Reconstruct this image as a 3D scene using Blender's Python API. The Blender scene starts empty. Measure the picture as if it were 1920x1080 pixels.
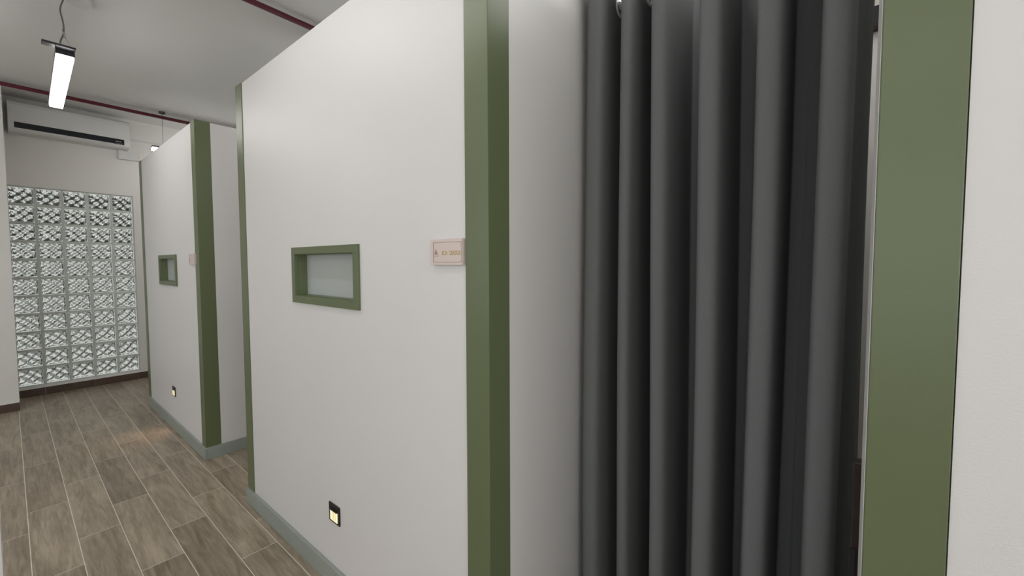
import bpy, bmesh, math, random
import numpy as np
from mathutils import Matrix, Vector
C = bpy.context
SC = C.scene
col = SC.collection
random.seed(4)

# ------------------------------------------------------------------ camera
F_PX, CY = 762.67, 528.0
cam = bpy.data.cameras.new('camera')
co = bpy.data.objects.new('camera', cam); col.objects.link(co)
cam.sensor_fit = 'HORIZONTAL'; cam.sensor_width = 36.0
cam.lens = F_PX / 1920 * 36.0
cam.shift_y = (CY - 540) / 1920
cam.clip_start = 0.005
CH = 1.465
yw, pt, rl = math.radians(51.111), math.radians(-2.662), math.radians(-0.153)
fw = Vector((math.sin(yw)*math.cos(pt), math.cos(yw)*math.cos(pt), math.sin(pt)))
rt = Vector((math.cos(yw), -math.sin(yw), 0)); up = rt.cross(fw)
r2 = rt*math.cos(rl) + up*math.sin(rl); u2 = up*math.cos(rl) - rt*math.sin(rl)
co.matrix_world = Matrix(((r2.x, u2.x, -fw.x, 0), (r2.y, u2.y, -fw.y, 0), (r2.z, u2.z, -fw.z, CH), (0, 0, 0, 1)))
SC.camera = co

# ------------------------------------------------------------------ daylight, added fill lights, exposure
w = bpy.data.worlds.new('world'); SC.world = w; w.use_nodes = True
nt = w.node_tree; nt.nodes.clear()
wo = nt.nodes.new('ShaderNodeOutputWorld'); bg = nt.nodes.new('ShaderNodeBackground')
sky = nt.nodes.new('ShaderNodeTexSky'); sky.sky_type = 'HOSEK_WILKIE'
sky.turbidity = 6.0; sky.ground_albedo = 0.4
sky.sun_direction = Vector((-0.3, -0.5, 0.8)).normalized()
hs = nt.nodes.new('ShaderNodeHueSaturation'); hs.inputs['Saturation'].default_value = 0.25
nt.links.new(sky.outputs[0], hs.inputs['Color']); nt.links.new(hs.outputs[0], bg.inputs[0])
bg.inputs[1].default_value = 2.6
nt.links.new(bg.outputs[0], wo.inputs[0])
LAMP = 14.0         # radiance of the opal diffusers of the pendant lamps
sun = bpy.data.lights.new('sun', 'SUN'); sun.energy = 2.1; sun.angle = math.radians(2); sun.color = (1, .97, .92)
so_ = bpy.data.objects.new('sun', sun); col.objects.link(so_); so_.location = (3, -8, 12)
so_.rotation_euler = Vector((-.35, .62, -.75)).to_track_quat('-Z', 'Y').to_euler()
# added area lights outside two made-up windows, filling in from left and behind
def fill_light(name, loc, rot, sx, sy, watts, colr):
    l = bpy.data.lights.new(name, 'AREA'); l.shape = 'RECTANGLE'; l.size = sx; l.size_y = sy; l.energy = watts; l.color = colr
    o = bpy.data.objects.new(name, l); col.objects.link(o); o.location = loc; o.rotation_euler = rot
fill_light('fill_left', (-2.74, 2.0, 1.62), (0, math.radians(-90), 0), 1.5, 6.6, 38, (.97, .985, 1))
fill_light('fill_front', (-.9, -4.34, 1.62), (math.radians(90), 0, 0), 3.0, 1.5, 55, (.97, .985, 1))
SC.view_settings.view_transform = 'Standard'; SC.view_settings.look = 'None'
SC.view_settings.gamma = 1.0; SC.view_settings.exposure = 0.13
SC.view_settings.use_curve_mapping = False

# ------------------------------------------------------------------ materials
def srgb(r, g, b):
    f = lambda c: (c/255/12.92) if c/255 <= .04045 else ((c/255+.055)/1.055)**2.4
    return (f(r), f(g), f(b), 1)
def mat(name, colr, rough=.5, metal=0, spec=.5, noise=0, nscale=8, bump=0, bscale=200, coat=0):
    m = bpy.data.materials.new(name); m.use_nodes = True
    n = m.node_tree; b = n.nodes['Principled BSDF']
    b.inputs['Base Color'].default_value = colr
    b.inputs['Roughness'].default_value = rough; b.inputs['Metallic'].default_value = metal
    b.inputs['Specular IOR Level'].default_value = spec
    if coat: b.inputs['Coat Weight'].default_value = coat; b.inputs['Coat Roughness'].default_value = .12
    tc = n.nodes.new('ShaderNodeTexCoord')
    if noise:
        t = n.nodes.new('ShaderNodeTexNoise'); t.inputs['Scale'].default_value = nscale; t.inputs['Detail'].default_value = 4
        n.links.new(tc.outputs['Object'], t.inputs['Vector'])
        mx = n.nodes.new('ShaderNodeMix'); mx.data_type = 'RGBA'
        mx.inputs[6].default_value = [c*(1-noise) for c in colr[:3]]+[1]
        mx.inputs[7].default_value = [min(1, c*(1+noise)) for c in colr[:3]]+[1]
        n.links.new(t.outputs[0], mx.inputs[0]); n.links.new(mx.outputs[2], b.inputs['Base Color'])
    if bump:
        t2 = n.nodes.new('ShaderNodeTexNoise'); t2.inputs['Scale'].default_value = bscale; t2.inputs['Detail'].default_value = 3
        n.links.new(tc.outputs['Object'], t2.inputs['Vector'])
        bp = n.nodes.new('ShaderNodeBump'); bp.inputs['Strength'].default_value = bump; bp.inputs['Distance'].default_value = .002
        n.links.new(t2.outputs[0], bp.inputs['Height']); n.links.new(bp.outputs[0], b.inputs['Normal'])
    return m
def emis(name, colr, s):
    m = bpy.data.materials.new(name); m.use_nodes = True
    b = m.node_tree.nodes['Principled BSDF']; b.inputs['Base Color'].default_value = (.8, .8, .8, 1)
    b.inputs['Emission Color'].default_value = colr; b.inputs['Emission Strength'].default_value = s
    return m
M = {}
M['white'] = mat('white_wall_paint', (.715, .703, .694, 1), .42, noise=.02, nscale=1.2, bump=.12, bscale=260)
M['room'] = mat('room_wall_paint', (.76, .745, .715, 1), .6, noise=.03, nscale=1.5, bump=.15, bscale=160)
M['ceil'] = mat('ceiling_paint', (.74, .74, .72, 1), .75, noise=.05, nscale=.9, bump=.1, bscale=60)
M['green'] = mat('olive_green_enamel', (.122, .151, .074, 1), .34, noise=.05, nscale=3, bump=.08, bscale=140)
M['skirt'] = mat('grey_green_baseboard_paint', (.30, .335, .30, 1), .4, noise=.06, nscale=6)
M['nicheback'] = mat('blue_grey_board', (.43, .455, .44, 1), .45)
M['red'] = mat('red_pipe_paint', (.115, .010, .020, 1), .4, noise=.15, nscale=10)
M['black'] = mat('black_plastic', (.012, .012, .012, 1), .35)
M['dark'] = mat('dark_metal', (.05, .05, .055, 1), .35, metal=.6)
M['grey'] = mat('grey_cable', (.13, .13, .125, 1), .5)
M['steel'] = mat('steel_wire', (.45, .45, .44, 1), .3, metal=.9)
M['ac'] = mat('white_plastic', (.68, .68, .66, 1), .35)
M['acslot'] = mat('louvre_black', (.006, .008, .014, 1), .18)
M['chrome'] = mat('white_metal', (.72, .73, .71, 1), .25, metal=.3)
M['plate'] = mat('pink_beige_acrylic', (.68, .575, .53, 1), .25)
M['plateline'] = mat('brown_line', (.30, .21, .18, 1), .5)
M['gold'] = mat('gold_letters', (.50, .37, .14, 1), .35, metal=.4)
M['rose'] = mat('emblem_rose_brown', (.36, .24, .21, 1), .5)
M['grout'] = mat('pale_grout', (.60, .63, .60, 1), .7, noise=.1, nscale=20)
M['wood'] = mat('dark_brown_wood', (.03, .02, .015, 1), .4, noise=.4, nscale=20)
M['opal'] = emis('lamp_opal', (1, .985, .95, 1), LAMP)
M['warm'] = emis('night_light_warm', (1, .84, .36, 1), .78)
M['warm2'] = emis('night_light_glow', (1, .62, .25, 1), 6)
M['shelf'] = mat('dark_shelf', (.02, .022, .022, 1), .5)
M['skirtwood'] = mat('brown_wood_tile_skirting', (.085, .052, .034, 1), .5, noise=.4, nscale=14)
M['asphalt'] = mat('outside_paving', (.55, .55, .53, 1), .9, noise=.2)
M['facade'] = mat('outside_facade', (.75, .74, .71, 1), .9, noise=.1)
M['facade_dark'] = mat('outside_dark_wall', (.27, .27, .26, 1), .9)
M['foliage'] = mat('outside_hedge', (.05, .09, .03, 1), .9, noise=.4)

# curtain cloth
def curtain_mat():
    m = mat('charcoal_curtain_cloth', (.085, .086, .084, 1), .85, spec=.25)
    n = m.node_tree; b = n.nodes['Principled BSDF']
    b.inputs['Sheen Weight'].default_value = .0; b.inputs['Sheen Roughness'].default_value = .5
    tc = n.nodes.new('ShaderNodeTexCoord'); mp = n.nodes.new('ShaderNodeMapping'); mp.inputs['Scale'].default_value = (1, 1, .35)
    t = n.nodes.new('ShaderNodeTexNoise'); t.inputs['Scale'].default_value = 900; t.inputs['Detail'].default_value = 2
    n.links.new(tc.outputs['Object'], mp.inputs[0]); n.links.new(mp.outputs[0], t.inputs['Vector'])
    mx = n.nodes.new('ShaderNodeMix'); mx.data_type = 'RGBA'
    mx.inputs[6].default_value = (.138, .143, .145, 1); mx.inputs[7].default_value = (.210, .218, .221, 1)
    n.links.new(t.outputs[0], mx.inputs[0]); n.links.new(mx.outputs[2], b.inputs['Base Color'])
    bp = n.nodes.new('ShaderNodeBump'); bp.inputs['Strength'].default_value = .25; bp.inputs['Distance'].default_value = .0006
    n.links.new(t.outputs[0], bp.inputs['Height']); n.links.new(bp.outputs[0], b.inputs['Normal'])
    return m
M['curtain'] = curtain_mat()

def floor_mat():
    """Wood-look tiles 0.1637 x 0.845 laid along Y, joints stepping by a third, thin pale grout."""
    m = bpy.data.materials.new('wood_look_floor_tiles'); m.use_nodes = True
    n = m.node_tree; b = n.nodes['Principled BSDF']; L = n.links.new
    def mth(op, a, bb=None):
        x = n.nodes.new('ShaderNodeMath'); x.operation = op
        for i, v in enumerate((a, bb)):
            if v is None: continue
            if isinstance(v, (int, float)): x.inputs[i].default_value = v
            else: L(v, x.inputs[i])
        return x.outputs[0]
    tc = n.nodes.new('ShaderNodeTexCoord'); sp = n.nodes.new('ShaderNodeSeparateXYZ'); L(tc.outputs['Object'], sp.inputs[0])
    W, LN = .1637, .845
    u = mth('DIVIDE', mth('SUBTRACT', sp.outputs[0], .019), W)
    iu = mth('FLOOR', u); fu = mth('SUBTRACT', u, iu)
    v = mth('DIVIDE', mth('SUBTRACT', mth('SUBTRACT', sp.outputs[1], 2.835), mth('MULTIPLY', mth('FLOORED_MODULO', iu, 3.0), .2817)), LN)
    iv = mth('FLOOR', v); fv = mth('SUBTRACT', v, iv)
    eu = mth('MULTIPLY', mth('MINIMUM', fu, mth('SUBTRACT', 1.0, fu)), W)
    ev = mth('MULTIPLY', mth('MINIMUM', fv, mth('SUBTRACT', 1.0, fv)), LN)
    e = mth('MINIMUM', eu, ev)
    g = n.nodes.new('ShaderNodeMapRange'); g.inputs['From Min'].default_value = .0010; g.inputs['From Max'].default_value = .0020
    L(e, g.inputs['Value'])
    # per tile random
    cx = n.nodes.new('ShaderNodeCombineXYZ'); L(iu, cx.inputs[0]); L(iv, cx.inputs[1])
    wn = n.nodes.new('ShaderNodeTexWhiteNoise'); wn.noise_dimensions = '2D'; L(cx.outputs[0], wn.inputs['Vector'])
    # grain: noise stretched along Y, shifted per tile
    sh = n.nodes.new('ShaderNodeVectorMath'); sh.operation = 'SCALE'; L(wn.outputs['Color'], sh.inputs[0]); sh.inputs['Scale'].default_value = 13.0
    ad = n.nodes.new('ShaderNodeVectorMath'); ad.operation = 'ADD'; L(tc.outputs['Object'], ad.inputs[0]); L(sh.outputs[0], ad.inputs[1])
    def noise(sx, sy, sc, det=5, dist=0):
        mp = n.nodes.new('ShaderNodeMapping'); mp.inputs['Scale'].default_value = (sx, sy, 1); L(ad.outputs[0], mp.inputs[0])
        t = n.nodes.new('ShaderNodeTexNoise'); t.inputs['Scale'].default_value = sc; t.inputs['Detail'].default_value = det
        t.inputs['Distortion'].default_value = dist; t.inputs['Roughness'].default_value = .62
        L(mp.outputs[0], t.inputs['Vector']); return t.outputs[0]
    g1 = noise(20, 1.7, 1.7, 8, 1.1); g2 = noise(110, 5, 2, 4); g3 = noise(7, 1.6, 1.2, 3, .6)
    mixv = mth('ADD', mth('ADD', mth('MULTIPLY', g1, .52), mth('MULTIPLY', g2, .18)), mth('ADD', mth('MULTIPLY', g3, .30), mth('MULTIPLY', mth('SUBTRACT', wn.outputs['Value'], .5), .10)))
    cr = n.nodes.new('ShaderNodeValToRGB'); L(mixv, cr.inputs[0])
    cr.color_ramp.elements[0].position = .34; cr.color_ramp.elements[0].color = (.135, .100, .066, 1)
    cr.color_ramp.elements[1].position = .66; cr.color_ramp.elements[1].color = (.47, .395, .305, 1)
    el = cr.color_ramp.elements.new(.5); el.color = (.30, .245, .182, 1)
    mx = n.nodes.new('ShaderNodeMix'); mx.data_type = 'RGBA'
    L(g.outputs[0], mx.inputs[0]); mx.inputs[6].default_value = (.80, .73, .64, 1); L(cr.outputs[0], mx.inputs[7])
    L(mx.outputs[2], b.inputs['Base Color'])
    rr = n.nodes.new('ShaderNodeMapRange'); rr.inputs['To Min'].default_value = .28; rr.inputs['To Max'].default_value = .44
    L(g1, rr.inputs['Value']); L(rr.outputs[0], b.inputs['Roughness'])
    bp = n.nodes.new('ShaderNodeBump'); bp.inputs['Strength'].default_value = .25; bp.inputs['Distance'].default_value = .002
    L(mth('ADD', mth('MULTIPLY', g.outputs[0], 1.0), mth('MULTIPLY', g2, .25)), bp.inputs['Height']); L(bp.outputs[0], b.inputs['Normal'])
    return m
M['floor'] = floor_mat()

def glass_mat():
    m = bpy.data.materials.new('block_glass'); m.use_nodes = True
    n = m.node_tree; b = n.nodes['Principled BSDF']
    b.inputs['Base Color'].default_value = (.90, .95, .93, 1); b.inputs['Roughness'].default_value = .02
    b.inputs['Transmission Weight'].default_value = 1; b.inputs['IOR'].default_value = 1.5
    return m
M['glass'] = glass_mat()

# ------------------------------------------------------------------ mesh helpers
def new_obj(name, bm, m, parent=None, smooth=False, bevel=0, seg=2):
    me = bpy.data.meshes.new(name); bm.normal_update(); bm.to_mesh(me); bm.free()
    me.materials.append(m)
    if smooth:
        for p in me.polygons: p.use_smooth = True
    o = bpy.data.objects.new(name, me); col.objects.link(o)
    if parent: o.parent = parent
    if bevel:
        b = o.modifiers.new('bevel', 'BEVEL'); b.width = bevel; b.segments = seg; b.limit_method = 'ANGLE'; b.angle_limit = math.radians(40)
    return o
def box(bm, x0, x1, y0, y1, z0, z1):
    vs = [bm.verts.new(p) for p in ((x0,y0,z0),(x1,y0,z0),(x1,y1,z0),(x0,y1,z0),(x0,y0,z1),(x1,y0,z1),(x1,y1,z1),(x0,y1,z1))]
    for f in ((3,2,1,0),(4,5,6,7),(0,1,5,4),(1,2,6,5),(2,3,7,6),(3,0,4,7)): bm.faces.new([vs[i] for i in f])
def B(name, dims, m, parent=None, bevel=0, seg=2):
    bm = bmesh.new(); box(bm, *dims); return new_obj(name, bm, m, parent, bevel=bevel, seg=seg)
def slab_hole(bm, axis, d0, d1, us, zs, hole=True):
    """slab with one rectangular hole. us=(u0,h0,h1,u1), zs alike; axis 'x' -> slab thickness in x, u = y; 'y' -> thickness in y, u = x"""
    P = lambda d, u, z: (d, u, z) if axis == 'x' else (u, d, z)
    V = [[[bm.verts.new(P(d, u, z)) for z in zs] for u in us] for d in (d0, d1)]
    def q(a, b_, c, e): bm.faces.new((a, b_, c, e))
    for i in range(3):
        for j in range(3):
            if hole and i == 1 and j == 1: continue
            q(V[0][i][j], V[0][i+1][j], V[0][i+1][j+1], V[0][i][j+1]); q(V[1][i][j], V[1][i][j+1], V[1][i+1][j+1], V[1][i+1][j])
    for i in range(3):
        for j in (0, 3): q(V[0][i][j], V[0][i+1][j], V[1][i+1][j], V[1][i][j]); q(V[0][j][i], V[0][j][i+1], V[1][j][i+1], V[1][j][i])
    if hole:
        for j in (1, 2): q(V[0][1][j], V[0][2][j], V[1][2][j], V[1][1][j]); q(V[0][j][1], V[0][j][2], V[1][j][2], V[1][j][1])
    bmesh.ops.recalc_face_normals(bm, faces=bm.faces)
def tube(bm, pts, r, n=10, cap=True):
    pts = [Vector(p) for p in pts]; rings = []
    a = (pts[1]-pts[0]).normalized(); ref = Vector((0, 0, 1)) if abs(a.z) < .9 else Vector((1, 0, 0))
    nrm = a.cross(ref).normalized()
    for i, p in enumerate(pts):
        t = (pts[min(i+1, len(pts)-1)]-pts[max(i-1, 0)]).normalized()
        nrm = (nrm - t*nrm.dot(t)).normalized(); bi = t.cross(nrm)
        rings.append([bm.verts.new(p + (nrm*math.cos(2*math.pi*k/n) + bi*math.sin(2*math.pi*k/n))*r) for k in range(n)])
    for i in range(len(rings)-1):
        for k in range(n): bm.faces.new((rings[i][k], rings[i][(k+1) % n], rings[i+1][(k+1) % n], rings[i+1][k]))
    if cap: bm.faces.new(rings[0][::-1]); bm.faces.new(rings[-1])
def smooth_path(P, n=8):
    P = [Vector(p) for p in P]; out = []
    for i in range(len(P)-1):
        p0, p1, p2, p3 = P[max(i-1, 0)], P[i], P[i+1], P[min(i+2, len(P)-1)]
        for k in range(n):
            t = k/n
            out.append(.5*((2*p1)+(p2-p0)*t+(2*p0-5*p1+4*p2-p3)*t*t+(3*p1-p0-3*p2+p3)*t**3))
    out.append(P[-1]); return out
def lathe(bm, prof, c, axis='z', n=32):
    rings = []
    for r, h in prof:
        ring = []
        for k in range(n):
            a = 2*math.pi*k/n
            p = {'z': (r*math.cos(a), r*math.sin(a), h), 'y': (r*math.cos(a), h, r*math.sin(a)), 'x': (h, r*math.cos(a), r*math.sin(a))}[axis]
            ring.append(bm.verts.new((c[0]+p[0], c[1]+p[1], c[2]+p[2])))
        rings.append(ring)
    for i in range(len(rings)-1):
        for k in range(n): bm.faces.new((rings[i][k], rings[i][(k+1) % n], rings[i+1][(k+1) % n], rings[i+1][k]))
    bm.faces.new(rings[0]); bm.faces.new(rings[-1])
    bmesh.ops.recalc_face_normals(bm, faces=bm.faces)
def thing(name, label, cat, loc=(0, 0, 0), group=None):
    o = bpy.data.objects.new(name, None); col.objects.link(o); o.location = loc; o.empty_display_size = .1
    o['label'] = label; o['category'] = cat
    if group: o['group'] = group
    return o
def tag(o, label, cat, group=None):
    o['label'] = label; o['category'] = cat
    if group: o['group'] = group
    return o
def struct(o, label=None, cat=None):
    o['kind'] = 'structure'
    if label: o['label'] = label
    if cat: o['category'] = cat
    return o
def dup(root, loc, label, name=None):
    r = root.copy(); col.objects.link(r); r.location = loc; r['label'] = label
    for ch in list(root.children):
        c = ch.copy(); col.objects.link(c); c.parent = r
        for g in list(ch.children):
            d = g.copy(); col.objects.link(d); d.parent = c
    return r

# ------------------------------------------------------------------ the room
X0, X1, Y0, YB, ZC = -2.6, 2.6, -4.2, 6.924, 3.25
AX = .882            # corridor face of the cubicle partitions
T = .097             # their thickness
struct(B('floor', (X0-.1, X1+.1, Y0-.1, YB+.2, -.1, 0), M['floor']), 'floor of brown wood-look tiles laid along the corridor', 'floor')
struct(B('ceiling', (X0-.1, X1+.1, Y0-.1, YB+.2, ZC, ZC+.1), M['ceil']), 'plain grey-white ceiling with red pipes', 'ceiling')
GX0, GX1, GZ0, GZ1 = .021, 1.021, .108, 2.308
bm = bmesh.new(); slab_hole(bm, 'y', YB, YB+.11, (X0-.1, GX0, GX1, X1+.1), (0, GZ0, GZ1, ZC))
struct(new_obj('wall_back', bm, M['room']), 'white end wall of the corridor around the glass block panel', 'wall')
struct(B('wall_right', (X1, X1+.1, Y0, YB, 0, ZC), M['room']), 'white room wall behind the cubicles', 'wall')
bm = bmesh.new(); slab_hole(bm, 'y', Y0-.1, Y0, (X0, -2.4, .6, X1), (0, .87, 2.37, ZC))
struct(new_obj('wall_front', bm, M['room']), 'white wall behind the photographer', 'wall')
bm = bmesh.new(); slab_hole(bm, 'x', X0-.1, X0, (Y0, -1.3, 5.3, YB), (0, .87, 2.37, ZC))
struct(new_obj('wall_left', bm, M['room']), 'white wall on the left of the room', 'wall')
# pillar beside the glass blocks, and the wall end that just enters the frame at its lower left
tag(struct(B('wall_pillar', (-.9, .027, 6.365, YB, 0, ZC), M['room'])), 'white wall pillar left of the glass block panel', 'wall')
struct(B('wall_left_end', (-.45, -.048, 2.15, 2.3, 0, ZC), M['room']), 'white wall end at the lower left edge of the photo', 'wall')
for nm, ax, u0, u1, nmul in (('added_window_2', 'x', -1.3, 5.3, 5), ('added_window_3', 'y', -2.4, .6, 3)):  # made-up windows, added to let the fill light in
    t_ = bpy.data.objects.new(nm, None); col.objects.link(t_); struct(t_, 'made-up long window with a white frame, added for fill light, on the side of the room out of the photo', 'window')
    bm = bmesh.new(); c0 = X0 if ax == 'x' else Y0
    for k in range(nmul+1):
        u = u0+(u1-u0)*k/nmul; a_, b__ = max(u0, u-.025), min(u1, u+.025)
        box(bm, *((c0-.07, c0-.03, a_, b__, .87, 2.37) if ax == 'x' else (a_, b__, c0-.07, c0-.03, .87, 2.37)))
    for z_ in (.87, 2.32): box(bm, *((c0-.07, c0-.03, u0, u1, z_, z_+.05) if ax == 'x' else (u0, u1, c0-.07, c0-.03, z_, z_+.05)))
    new_obj('frame', bm, M['ac'], t_)
# skirting of brown wood tile
bm = bmesh.new()
for a, b_ in ((.027, .2165), (.2185, .6105), (.6125, 1.0), (1.002, 1.9)): box(bm, a, b_, YB-.01, YB, 0, .083)
struct(new_obj('baseboard_back', bm, M['skirtwood'], bevel=.001), 'dark brown skirting tiles under the glass blocks', 'baseboard')
bm = bmesh.new(); box(bm, -.9, .027, 6.354, 6.365, 0, .083)
struct(new_obj('baseboard_pillar', bm, M['skirtwood'], bevel=.001), 'dark brown skirting tile on the white pillar', 'baseboard')
bm = bmesh.new(); box(bm, GX0, 1.9, YB-.012, YB, .083, .092); struct(new_obj('trim_1', bm, M['room']), 'thin white ledge on top of the brown skirting', 'trim')
bm = bmesh.new(); box(bm, -.9, .027, 6.352, 6.365, .083, .091); struct(new_obj('trim_2', bm, M['room']), 'thin white ledge on the skirting of the pillar', 'trim')

# ------------------------------------------------------------------ glass block window
win = bpy.data.objects.new('window_1', None); col.objects.link(win); win.location = (GX0, YB, GZ0)
struct(win, 'panel of patterned glass blocks at the corridor end, five across and eleven high', 'window')
NX, NZ, PIT, JO = 5, 11, .2, .026
bm = bmesh.new()
for i in range(NX+1):
    x = i*PIT; box(bm, max(0, x-JO/2), min(1.0, x+JO/2), .012, .088, 0, 2.2)
for j in range(NZ+1):
    z = j*PIT; 
    for i in range(NX): box(bm, i*PIT+JO/2, (i+1)*PIT-JO/2, .012, .088, max(0, z-JO/2), min(2.2, z+JO/2))
new_obj('mortar_grid', bm, M['grout'], win)
def glass_blocks():
    N = 44
    S = PIT-JO-.0004
    g = np.linspace(0, 1, N+1); gu, gv = np.meshgrid(g, g, indexing='ij')
    tri = lambda t: np.abs((t % 1.0)*2-1)
    sm = lambda t: .5-.5*np.cos(2*np.pi*t)
    verts = []; faces = []
    rng = np.random.RandomState(3)
    for i in range(NX):
        for j in range(NZ):
            # margin where the pattern fades into the flat rim of the block
            mu = np.minimum(np.minimum(gu, 1-gu), np.minimum(gv, 1-gv))
            edge = np.clip((mu-.035)/.05, 0, 1); edge = edge*edge*(3-2*edge)
            ph = rng.rand(4)*.3
            wob = .06*np.sin(7*gv+6*ph[0])+.05*np.sin(9*gu+6*ph[1])
            K = 2.15
            f = sm(K*(gu+gv)+wob+.25)*.0140*edge
            b_ = sm(K*(gu-gv)+wob+.25)*.0140*edge
            pil = (1-(2*gu-1)**6)*(1-(2*gv-1)**6)
            yF = .010 + .004*(1-pil) + .0065 - f      # room side
            yB = .088 - .004*(1-pil) - .0065 + b_
            x = i*PIT+JO/2+.0002+gu*S; z = j*PIT+JO/2+.0002+gv*S
            base = sum(len(v) for v in verts)
            verts.append(np.stack([x, yF, z], -1).reshape(-1, 3)); verts.append(np.stack([x, yB, z], -1).reshape(-1, 3))
            n1 = N+1; idx = np.arange(n1*n1).reshape(n1, n1)
            a, b2, c, d = idx[:-1, :-1].ravel(), idx[1:, :-1].ravel(), idx[1:, 1:].ravel(), idx[:-1, 1:].ravel()
            faces.append(np.stack([a, b2, c, d], -1)+base)
            faces.append(np.stack([d, c, b2, a], -1)+base+n1*n1)
            o2 = base+n1*n1
            for e, flip in ((idx[:, 0], 0), (idx[-1, :], 0), (idx[::-1, -1], 0), (idx[0, ::-1], 0)):
                faces.append(np.stack([e[:-1]+base, e[:-1]+o2, e[1:]+o2, e[1:]+base], -1))
    V = np.concatenate(verts); Fc = np.concatenate(faces)
    me = bpy.data.meshes.new('glass_blocks')
    me.from_pydata(V.tolist(), [], Fc.tolist()); me.update()
    # faces on the front (room side) point to -Y
    me.polygons.foreach_set('use_smooth', [True]*len(me.polygons))
    bm = bmesh.new(); bm.from_mesh(me)
    bmesh.ops.recalc_face_normals(bm, faces=bm.faces)
    for e_ in bm.edges:
        if len(e_.link_faces) == 2 and e_.calc_face_angle(0) > 1.0: e_.smooth = False
    bm.to_mesh(me); bm.free()
    me.materials.append(M['glass'])
    o = bpy.data.objects.new('glass_blocks', me); col.objects.link(o); o.parent = win
    return o
glass_blocks()
# made-up surroundings outside: bright patch and dark blockers shape the pattern in the glass
# (the room is on an upper floor: the street lies well below, a made-up sunlit wall stands across it)
struct(B('ground_outside', (-12, 14, YB+.3, YB+14, -4.1, -4.0), M['facade_dark']), 'dark street below the glass blocks', 'ground')
struct(B('wall_bright_patch', (-.8, 3.0, YB+8, YB+10, -1.5, 3.5), M['facade']), 'made-up sunlit house wall, sized as a bright patch behind the glass blocks', 'wall')  # made up and sized as the bright patch refracted by the blocks
for x0_, x1_ in ((-9, -.8), (3.0, 12)):  # dark surround added to set off the bright patch
    struct(B('wall_dark_surround', (x0_, x1_, YB+8.3, YB+10, -4, 7.5), M['facade_dark']), 'added dark wall beside the bright patch outside', 'wall')
struct(B('ledge_blocker', (-2.4, 3.6, YB+.12, YB+2.6, 2.75, 2.9), M['facade_dark']), 'added dark slab outside, blocking the sky above the glass blocks', 'ledge')  # unseen slab, added to keep bright sky out of the glass
struct(B('wall_blocker', (-2.0, -1.85, YB+.12, YB+2.6, -3.9, 2.74), M['facade_dark']), 'added dark fin blocking light outside, left of the glass blocks', 'wall')  # unseen fins, added to darken the view to both sides
struct(B('wall_blocker', (2.9, 3.05, YB+.12, YB+2.6, -3.9, 2.74), M['facade_dark']), 'added dark fin blocking light outside, right of the glass blocks', 'wall')

struct(B('wall_dark_surround', (-.8, 3.0, YB+8.3, YB+10, 3.5, 7.5), M['facade_dark']), 'added dark wall above the bright patch outside', 'wall')  # dark surround added above and below the bright wall
struct(B('wall_dark_surround', (-.8, 3.0, YB+8.3, YB+10, -4, -1.5), M['facade_dark']), 'added dark wall below the bright patch outside', 'wall')
# ------------------------------------------------------------------ cubicle partitions
H = 2.504; BH = .088; PW = .098
def partition(y0, y1, label, niche=None, long_return=True, xr=X1):
    t = thing('partition', label, 'partition', (AX, y0, 0), 'white cubicle partitions along the corridor')
    L = y1-y0
    # board between the posts
    if niche:
        bm = bmesh.new(); slab_hole(bm, 'x', 0.004, T-.004, (PW, niche[0], niche[1], L-PW), (0, 1.309, 1.509, H-.004))
        new_obj('board', bm, M['white'], t)
        bm = bmesh.new()   # frame around the niche
        fy0, fy1, fz0, fz1 = niche[0]-.035, niche[1]+.030, 1.275, 1.541
        slab_hole(bm, 'x', -.008, .012, (fy0, niche[0]+.001, niche[1]-.001, fy1), (fz0, 1.310, 1.508, fz1))
        fr = new_obj('niche_frame', bm, M['green'], t, bevel=.0012)
        bm = bmesh.new(); bx = box
        box(bm, .012, .056, niche[1]-.004, niche[1]-.001, 1.311, 1.507); box(bm, .012, .056, niche[0]+.001, niche[0]+.004, 1.311, 1.507)
        box(bm, .012, .056, niche[0]+.004, niche[1]-.004, 1.310, 1.313); box(bm, .012, .056, niche[0]+.004, niche[1]-.004, 1.505, 1.508)
        new_obj('niche_lining', bm, M['green'], t)
        B('niche_back', (.052, .060, niche[0]+.003, niche[1]-.003, 1.312, 1.506), M['nicheback'], t)
    else:
        B('board', (0.004, T-.004, PW, L-PW, 0, H-.004), M['white'], t)
    B('post', (0, T, 0, PW-.002, BH, H), M['green'], t, bevel=.0015)
    B('post', (0, T, L-PW+.002, L, BH, H), M['green'], t, bevel=.0015)
    bm = bmesh.new(); box(bm, -.012, .004, -.012, L, 0, BH); box(bm, .004, xr-AX, -.012, 0, 0, BH); box(bm, .004, T, L, L+.0, 0, BH) if 0 else None
    box(bm, .004, T, L-.03, L, 0, BH); box(bm, .004, T, 0, .03, 0, BH)
    new_obj('baseboard', bm, M['skirt'], t, bevel=.002)
    B('return_wall', (T, xr-AX-.001, 0.0005, T, 0, H-.002), M['white'], t)
    return t
near = partition(-2.047, -.042, 'nearest white partition with the wide olive post at the right edge of the photo', None)
B('edge_trim', (.004, T, 2.0052, 2.0062, BH, H), M['white'], near)
partition(.799, 2.806, 'large white partition in the middle with an olive framed niche, left of the curtained opening', (.732, 1.264))
partition(3.651, 5.604, 'far white partition with its niche, nearest the glass block wall', (.672, 1.208))

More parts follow.
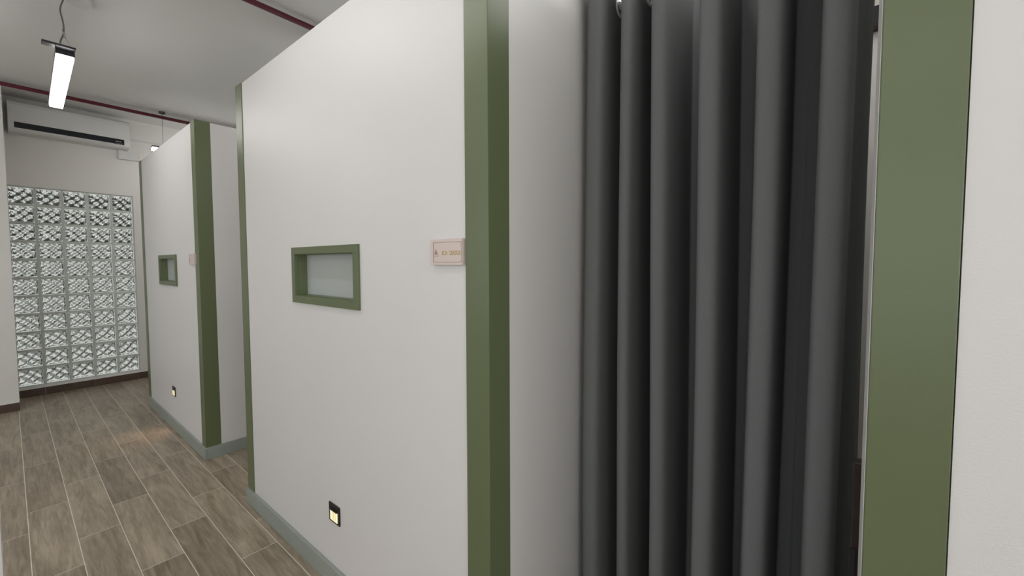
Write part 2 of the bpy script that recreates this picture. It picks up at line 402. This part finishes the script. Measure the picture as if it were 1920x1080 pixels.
# ------------------------------------------------------------------ pendant lamps
def lamp_mesh(t, L):
    # housing along +Y, diffuser below
    bm = bmesh.new(); box(bm, -.040, .040, 0, L, .036, .052); box(bm, -.040, .040, -.006, 0, 0.020, .052)
    box(bm, -.040, .040, L, L+.004, .0, .052)
    new_obj('housing', bm, M['dark'], t, bevel=.002)
    B('diffuser', (-.036, .036, .002, L-.002, 0, .036), M['opal'], t, bevel=.006, seg=3)
    bm = bmesh.new(); box(bm, -.095, .042, -.07, -.006, .046, .058)
    new_obj('bracket', bm, M['dark'], t, bevel=.004)
lab = 'linear pendant lamps'
lp = thing('pendant_lamp', 'lit tube-shaped pendant lamp hanging over the corridor, upper left of the photo', 'pendant lamp', (.268, 3.672, 2.70), lab)
lp.rotation_euler = (0, 0, math.radians(-1.1))
lamp_mesh(lp, 1.2)
def world_to(t, p):   # a world point in the thing's own space
    return (Matrix.Translation(t.location) @ t.rotation_euler.to_matrix().to_4x4()).inverted() @ Vector(p)
cable = [(.312, 4.035, 3.235), (.292, 3.96, 3.17), (.277, 3.93, 3.11), (.273, 3.90, 3.065), (.279, 3.87, 3.00), (.278, 3.82, 2.942), (.274, 3.80, 2.893), (.259, 3.76, 2.838), (.251, 3.70, 2.785), (.252, 3.64, 2.757)]
bm = bmesh.new(); tube(bm, [world_to(lp, p) for p in smooth_path(cable)], .0042, 8); new_obj('cable', bm, M['grey'], lp, smooth=True)
bm = bmesh.new(); tube(bm, [world_to(lp, p) for p in smooth_path([(.275, 3.81, 2.905), (.283, 3.78, 2.86), (.292, 3.70, 2.79), (.291, 3.66, 2.757)])], .0016, 6)
tube(bm, [world_to(lp, p) for p in [(.275, 3.825, 2.93), (.276, 3.80, 2.895), (.278, 3.79, 2.872)]], .0055, 8)
new_obj('wire', bm, M['steel'], lp, smooth=True)
bm = bmesh.new(); c = world_to(lp, (.375, 4.055, 3.216)); lathe(bm, [(.001, 0), (.060, 0), (.066, .006), (.068, .034), (.001, .034)], c)
new_obj('ceiling_rose', bm, M['ac'], lp, smooth=False, bevel=.003)
def simple_pendant(loc, label, rz=0, L=1.2):
    t = thing('pendant_lamp', label, 'pendant lamp', loc, lab); t.rotation_euler = (0, 0, rz)
    bm = bmesh.new(); box(bm, -.036, .036, 0, L, .034, .052); new_obj('housing', bm, M['dark'], t, bevel=.002)
    B('diffuser', (-.033, .033, .001, L-.001, 0, .034), M['opal'], t, bevel=.006, seg=3)
    for yy in (.105, L-.105):
        bm = bmesh.new(); tube(bm, [(0, yy, .052), (0, yy, ZC-loc[2]-.02)], .0016, 6); new_obj('wire', bm, M['dark'], t)
        bm = bmesh.new(); lathe(bm, [(.001, ZC-loc[2]-.022), (.026, ZC-loc[2]-.022), (.03, ZC-loc[2]), (.001, ZC-loc[2])], (0, yy, 0), n=20)
        new_obj('ceiling_rose', bm, M['dark'], t)
    return t
simple_pendant((.27, 1.05, 2.70), 'lit pendant lamp over the corridor in front of the large partition, above the frame')
simple_pendant((.27, -1.55, 2.70), 'lit pendant lamp over the corridor behind the photographer')
simple_pendant((.27, -3.9, 2.70), 'unseen lit pendant lamp, added as fill, over the corridor farthest behind the photographer')  # unseen lamp, added as fill from behind
for k_, yy_ in enumerate((-3.2, -.7, 1.8, 4.3)):  # unseen lamps, added to even out the light on the partitions
    simple_pendant((-1.5, yy_, 2.70), 'unseen lit pendant lamp, added as fill, in the open room left of the corridor, ' + ('nearest the front wall', 'beside the photographer', 'level with the large partition', 'level with the far partition')[k_])
simple_pendant((1.107, 6.27, 2.785), 'small end of a lit pendant lamp peeking over the far partition', -math.pi/2)
simple_pendant((1.45, 3.23, 2.735), 'unseen lit pendant lamp, added for inside light, over the cubicle behind the large partition', -math.pi/2, 1.05)  # unseen lamp, put in for light inside the cubicle
simple_pendant((1.22, .36, 2.735), 'unseen lit pendant lamp, added to brighten the side wall, over the cubicle behind the curtain', -math.pi/2)  # unseen lamp, put in to brighten the side wall by the curtain

# ------------------------------------------------------------------ red sprinkler pipes, detector
def pipe(y, x0, label):
    bm = bmesh.new(); tube(bm, [(x0, y, 3.2), (X1-.002, y, 3.2)], .019, 16)
    t = thing('sprinkler_pipe', label, 'pipe', (0, 0, 0), 'red pipes under the ceiling')
    new_obj('pipe', bm, M['red'], t, smooth=True)
    for x in (-2.0, -.7, 1.9): B('clamp', (x-.012, x+.012, y-.024, y+.024, 3.215, ZC), M['dark'], t)
pipe(6.325, X0+.002, 'red ceiling pipe crossing above the air conditioner')
pipe(3.085, X0+.002, 'red ceiling pipe nearer the camera, ending above the large partition')

# ------------------------------------------------------------------ air conditioner
ac = thing('air_conditioner', 'long white wall-mounted air conditioner with a black louvre slot above the glass blocks', 'air conditioner', (.058, YB, 2.85))
bm = bmesh.new()
prof = [(0, .0), (0, .318), (-.17, .318), (-.195, .30), (-.205, .27), (-.205, .075), (-.195, .02), (-.17, .0)]
a = [bm.verts.new((0, y, z)) for y, z in prof]; b_ = [bm.verts.new((.93, y, z)) for y, z in prof]
n = len(prof)
for k in range(n): bm.faces.new((a[k], a[(k+1) % n], b_[(k+1) % n], b_[k]))
bm.faces.new(a); bm.faces.new(b_[::-1]); bmesh.ops.recalc_face_normals(bm, faces=bm.faces)
new_obj('body', bm, M['ac'], ac, bevel=.004)
bm = bmesh.new(); box(bm, .042, .878, -.2075, -.190, .034, .096); new_obj('louvre_slot', bm, M['acslot'], ac, bevel=.002)
bm = bmesh.new(); box(bm, .042, .79, -.211, -.2, .030, .0345); new_obj('louvre_blade', bm, M['ac'], ac)
bm = bmesh.new()
for x in (.805, .822, .839): box(bm, x, x+.012, -.2085, -.207, .060, .070)
box(bm, .80, .868, -.2085, -.207, .042, .0445)
new_obj('display', bm, M['steel'], ac)
jb = thing('junction_box', 'small white box on the wall under the right end of the air conditioner', 'box', (.90, YB, 2.745))
B('body', (0, .185, -.04, 0, 0, .112), M['ac'], jb, bevel=.004)
B('cover', (.006, .179, -.044, -.04, .006, .1), M['ac'], jb, bevel=.003)
B('knob', (.085, .097, -.047, -.044, .05, .055), M['steel'], jb)
bm = bmesh.new(); box(bm, .995, 1.9, YB-.018, YB, 3.0, 3.022); tag(new_obj('cable_trunking', bm, M['ac']), 'thin white cable duct on the wall right of the air conditioner', 'cable duct')

# ------------------------------------------------------------------ room signs
def text_mesh(s, size, sx, m, parent, name, loc):
    cu = bpy.data.curves.new('t', 'FONT'); cu.body = s; cu.size = size; cu.extrude = .0008; cu.align_x = 'LEFT'; cu.offset = .0002
    to = bpy.data.objects.new('t', cu); col.objects.link(to)
    dg = C.evaluated_depsgraph_get(); dg.update()
    me = bpy.data.meshes.new_from_object(to.evaluated_get(dg)); bpy.data.objects.remove(to)
    # text lies in XY; put it on a wall facing -X: reading direction -Y, up +Z
    xs = [v.co.x for v in me.vertices]; w_ = max(xs)-min(xs); k = sx/w_
    for v in me.vertices:
        x, y, z = v.co; v.co = (-z, -(x-min(xs))*k, y)
    me.materials.clear(); me.materials.append(m)
    o = bpy.data.objects.new(name, me); col.objects.link(o); o.parent = parent; o.location = loc
    return o
def sign(y1, label, number):
    # origin: outer lower corner on the wall face, far edge; the plate runs toward -Y
    t = thing('room_sign', label, 'sign', (AX, y1, 1.458), 'pink room signs beside the cubicle openings')
    B('plate', (-.010, .003, -.146, 0, 0, .082), M['plate'], t, bevel=.0012)
    bm = bmesh.new()
    lw = .0011
    for d in ((-.0108, -.0098, -.144, -.013, .072, .072+lw), (-.0108, -.0098, -.144, -.013, .009, .009+lw), (-.0108, -.0098, -.013-lw, -.013, .009, .072), (-.0108, -.0098, -.144, -.144+lw, .009, .072)): box(bm, *d)
    new_obj('border_line', bm, M['plateline'], t)
    # emblem: a small pointed flame-like shape over a short line
    bm = bmesh.new()
    pts = [(-.026, .052), (-.029, .046), (-.033, .040), (-.036, .035), (-.030, .0335), (-.026, .035), (-.022, .0335), (-.018, .036), (-.022, .042)]
    f0 = [bm.verts.new((-.0100, y, z)) for y, z in pts]; f1 = [bm.verts.new((-.0108, y, z)) for y, z in pts]
    bm.faces.new(f0); bm.faces.new(f1[::-1])
    for k in range(len(pts)): bm.faces.new((f0[k], f0[(k+1) % len(pts)], f1[(k+1) % len(pts)], f1[k]))
    bmesh.ops.recalc_face_normals(bm, faces=bm.faces)
    box(bm, -.0108, -.0100, -.040, -.014, .0285, .0298)
    new_obj('emblem', bm, M['rose'], t)
    if number: text_mesh(number, .0175, .083, M['gold'], t, 'lettering', (-.0102, -.056, .0325))
sign(1.045, 'pink sign reading D 202 on the large partition, beside the middle olive post', 'D 202')
sign(3.87, 'small pink sign on the far partition, beside its olive post', None)

# ------------------------------------------------------------------ night lights low on the partitions
def night(y, label):
    t = thing('night_light', label, 'night light', (AX+.004, y, .338), 'warm night lights low on the partitions')
    B('plate', (-.006, 0, -.047, .047, -.043, .043), M['black'], t, bevel=.004, seg=3)
    B('lens', (-.0085, -.004, -.030, .030, -.032, .014), M['warm'], t, bevel=.001)
    bm = bmesh.new()
    for k in range(3): box(bm, -.0092, -.008, -.016+k*.012, -.0135+k*.012, -.026, .008)
    new_obj('diffuser_rib', bm, M['gold'], t)
    B('hood', (-.012, -.005, -.031, .031, .014, .019), M['black'], t, bevel=.001)
    l = bpy.data.lights.new('night_lamp', 'SPOT'); l.energy = 1.5; l.color = (1, .62, .30); l.shadow_soft_size = .012; l.spot_size = math.radians(75); l.spot_blend = .9
    lo = bpy.data.objects.new('night_lamp', l); col.objects.link(lo); lo.parent = t; lo.location = (-.02, 0, -.01); lo.rotation_euler = (0, math.radians(32), 0)
    return t
night(1.742, 'black framed warm night light low on the large partition')
night(4.55, 'warm night light low on the far partition, nearer the glass blocks')

# ------------------------------------------------------------------ curtain and rod
ridge = [.724, .606, .500, .338, .178, .022]
valley_last = -.058
XCUR = 1.535; AMP = .140
def fold(c): return 2*(math.tanh(2.4*(c-.3))-math.tanh(-3.12))/(math.tanh(1.68)-math.tanh(-3.12))-1
def curtain():
    t = thing('curtain', 'charcoal grey grommet curtain hanging across the cubicle opening', 'curtain', (XCUR, .37, .04))
    ks = [(.785, math.pi*.55)]            # start on the wall side, part-way down the first fold
    ks = [(.786, -math.pi*.55)] + [(r, i*2*math.pi) for i, r in enumerate(ridge)] + [(-.056, (len(ridge)-1)*2*math.pi+math.pi*1.0), (-.05, (len(ridge)-1)*2*math.pi+math.pi*1.25)]
    ys = np.array([k[0] for k in ks]); ph = np.array([k[1] for k in ks])
    # parameter s along phase
    PH = np.linspace(ph[0], ph[-1], 520)
    Yb = np.interp(PH, ph, ys)
    # soften the change of spacing
    ker = np.ones(31)/31; Yp = np.pad(Yb, 15, mode='edge'); Ys = np.convolve(Yp, ker, 'valid')
    Ys[:16] = Yb[:16]; Ys[-16:] = Yb[-16:]
    sp = np.abs(np.gradient(Ys)/np.gradient(PH))*2*math.pi
    def hang(i, q): return .085*float(sp[i])*math.sin(2*q)
    top = 2.462; bot = .05; nz = 60
    bm = bmesh.new(); rows = []
    for j in range(nz+1):
        f = j/nz; z = top+.05-(top+.05-bot)*f
        row = []
        for i, p_ in enumerate(PH):
            cphi = math.cos(p_)
            k = int(round(p_/(2*math.pi)))
            amp = AMP*(1+.13*math.sin(k*2.3+1.0)*f) * (1 if cphi > 0 else 1.0)
            sh = fold(cphi)
            x = -amp*sh
            y = Ys[i] - hang(i, p_)          # the folds overhang their necks
            # folds wander a little towards the hem
            y += f*(.010*math.sin(k*1.7+.4)-.012*max(0, 1-k/3.0)*0) + .004*math.sin(3.1*f+k)
            x += .006*math.sin(2.2*f*math.pi+k*1.3)*f
            row.append(bm.verts.new((x, min(y, .792)-.37, z-.04)))
        rows.append(row)
    for j in range(nz):
        for i in range(len(PH)-1): bm.faces.new((rows[j][i], rows[j][i+1], rows[j+1][i+1], rows[j+1][i]))
    o = new_obj('cloth', bm, M['curtain'], t, smooth=True)
    so = o.modifiers.new('thick', 'SOLIDIFY'); so.thickness = .0018; so.offset = 0
    # grommets where the cloth crosses the rod
    for k in range(len(ridge)*2-1):
        p_ = math.acos(.3)*(1 if k % 2 == 0 else -1)+(k+1)//2*2*math.pi
        i = int(np.argmin(abs(PH-p_)))
        y = Ys[i]-hang(i, p_)
        i2 = min(i+6, len(PH)-1); i1 = i-6
        xa = -AMP*fold(math.cos(PH[i1])); xb = -AMP*fold(math.cos(PH[i2]))
        ya = Ys[i1]-hang(i1, PH[i1]); yb = Ys[i2]-hang(i2, PH[i2])
        tan = Vector((xb-xa, yb-ya, 0)).normalized(); nr = Vector((tan.y, -tan.x, 0))
        bm = bmesh.new(); bmesh.ops.create_circle(bm, radius=.001, segments=3); bm.clear()
        R, r_ = .0285, .0065; NN, nn = 28, 8; rr = []
        for a_ in range(NN):
            ang = 2*math.pi*a_/NN; d = tan*math.cos(ang)+Vector((0, 0, 1))*math.sin(ang)
            rr.append([bm.verts.new(d*(R+r_*1.3*math.cos(2*math.pi*b2/nn))+nr*(r_*.6*math.sin(2*math.pi*b2/nn))) for b2 in range(nn)])
        for a_ in range(NN):
            for b2 in range(nn): bm.faces.new((rr[a_][b2], rr[(a_+1) % NN][b2], rr[(a_+1) % NN][(b2+1) % nn], rr[a_][(b2+1) % nn]))
        g = new_obj('grommet', bm, M['chrome'], t, smooth=True); g.location = (0, y-.37, 2.452-.04)
    return t
curtain()
rod = thing('curtain_rod', 'white metal curtain rod through the grommets of the charcoal curtain', 'curtain rod', (XCUR, .37, 2.452))
bm = bmesh.new(); tube(bm, [(0, .42, 0), (0, -.9, 0)], .0125, 20); new_obj('rod', bm, M['chrome'], rod, smooth=True)
bm = bmesh.new(); lathe(bm, [(.001, .4285), (.034, .4285), (.034, .421), (.018, .412), (.001, .412)], (0, 0, 0), 'y'); new_obj('flange', bm, M['chrome'], rod, smooth=False)

# ------------------------------------------------------------------ inside the curtained cubicle
sh = thing('wall_shelf', 'black shelf high on the wall, seen between the curtain and the near olive post', 'shelf', (X1, -.9, 2.545))
B('board', (-.07, 0, 0, 1.69, .012, .086), M['shelf'], sh)
B('underside', (-.07, 0, 0, 1.69, 0, .0115), M['wood'], sh)
bd = thing('wooden_board', 'narrow dark brown upright board between the curtain and the near olive post', 'board', (1.10, -.34, 0))
B('body', (0, .03, 0, .307, .02, 1.045), M['wood'], bd, bevel=.002)
bm = bmesh.new(); box(bm, -.004, 0, .299, .3085, .02, .86); new_obj('edge_strip', bm, M['dark'], bd)
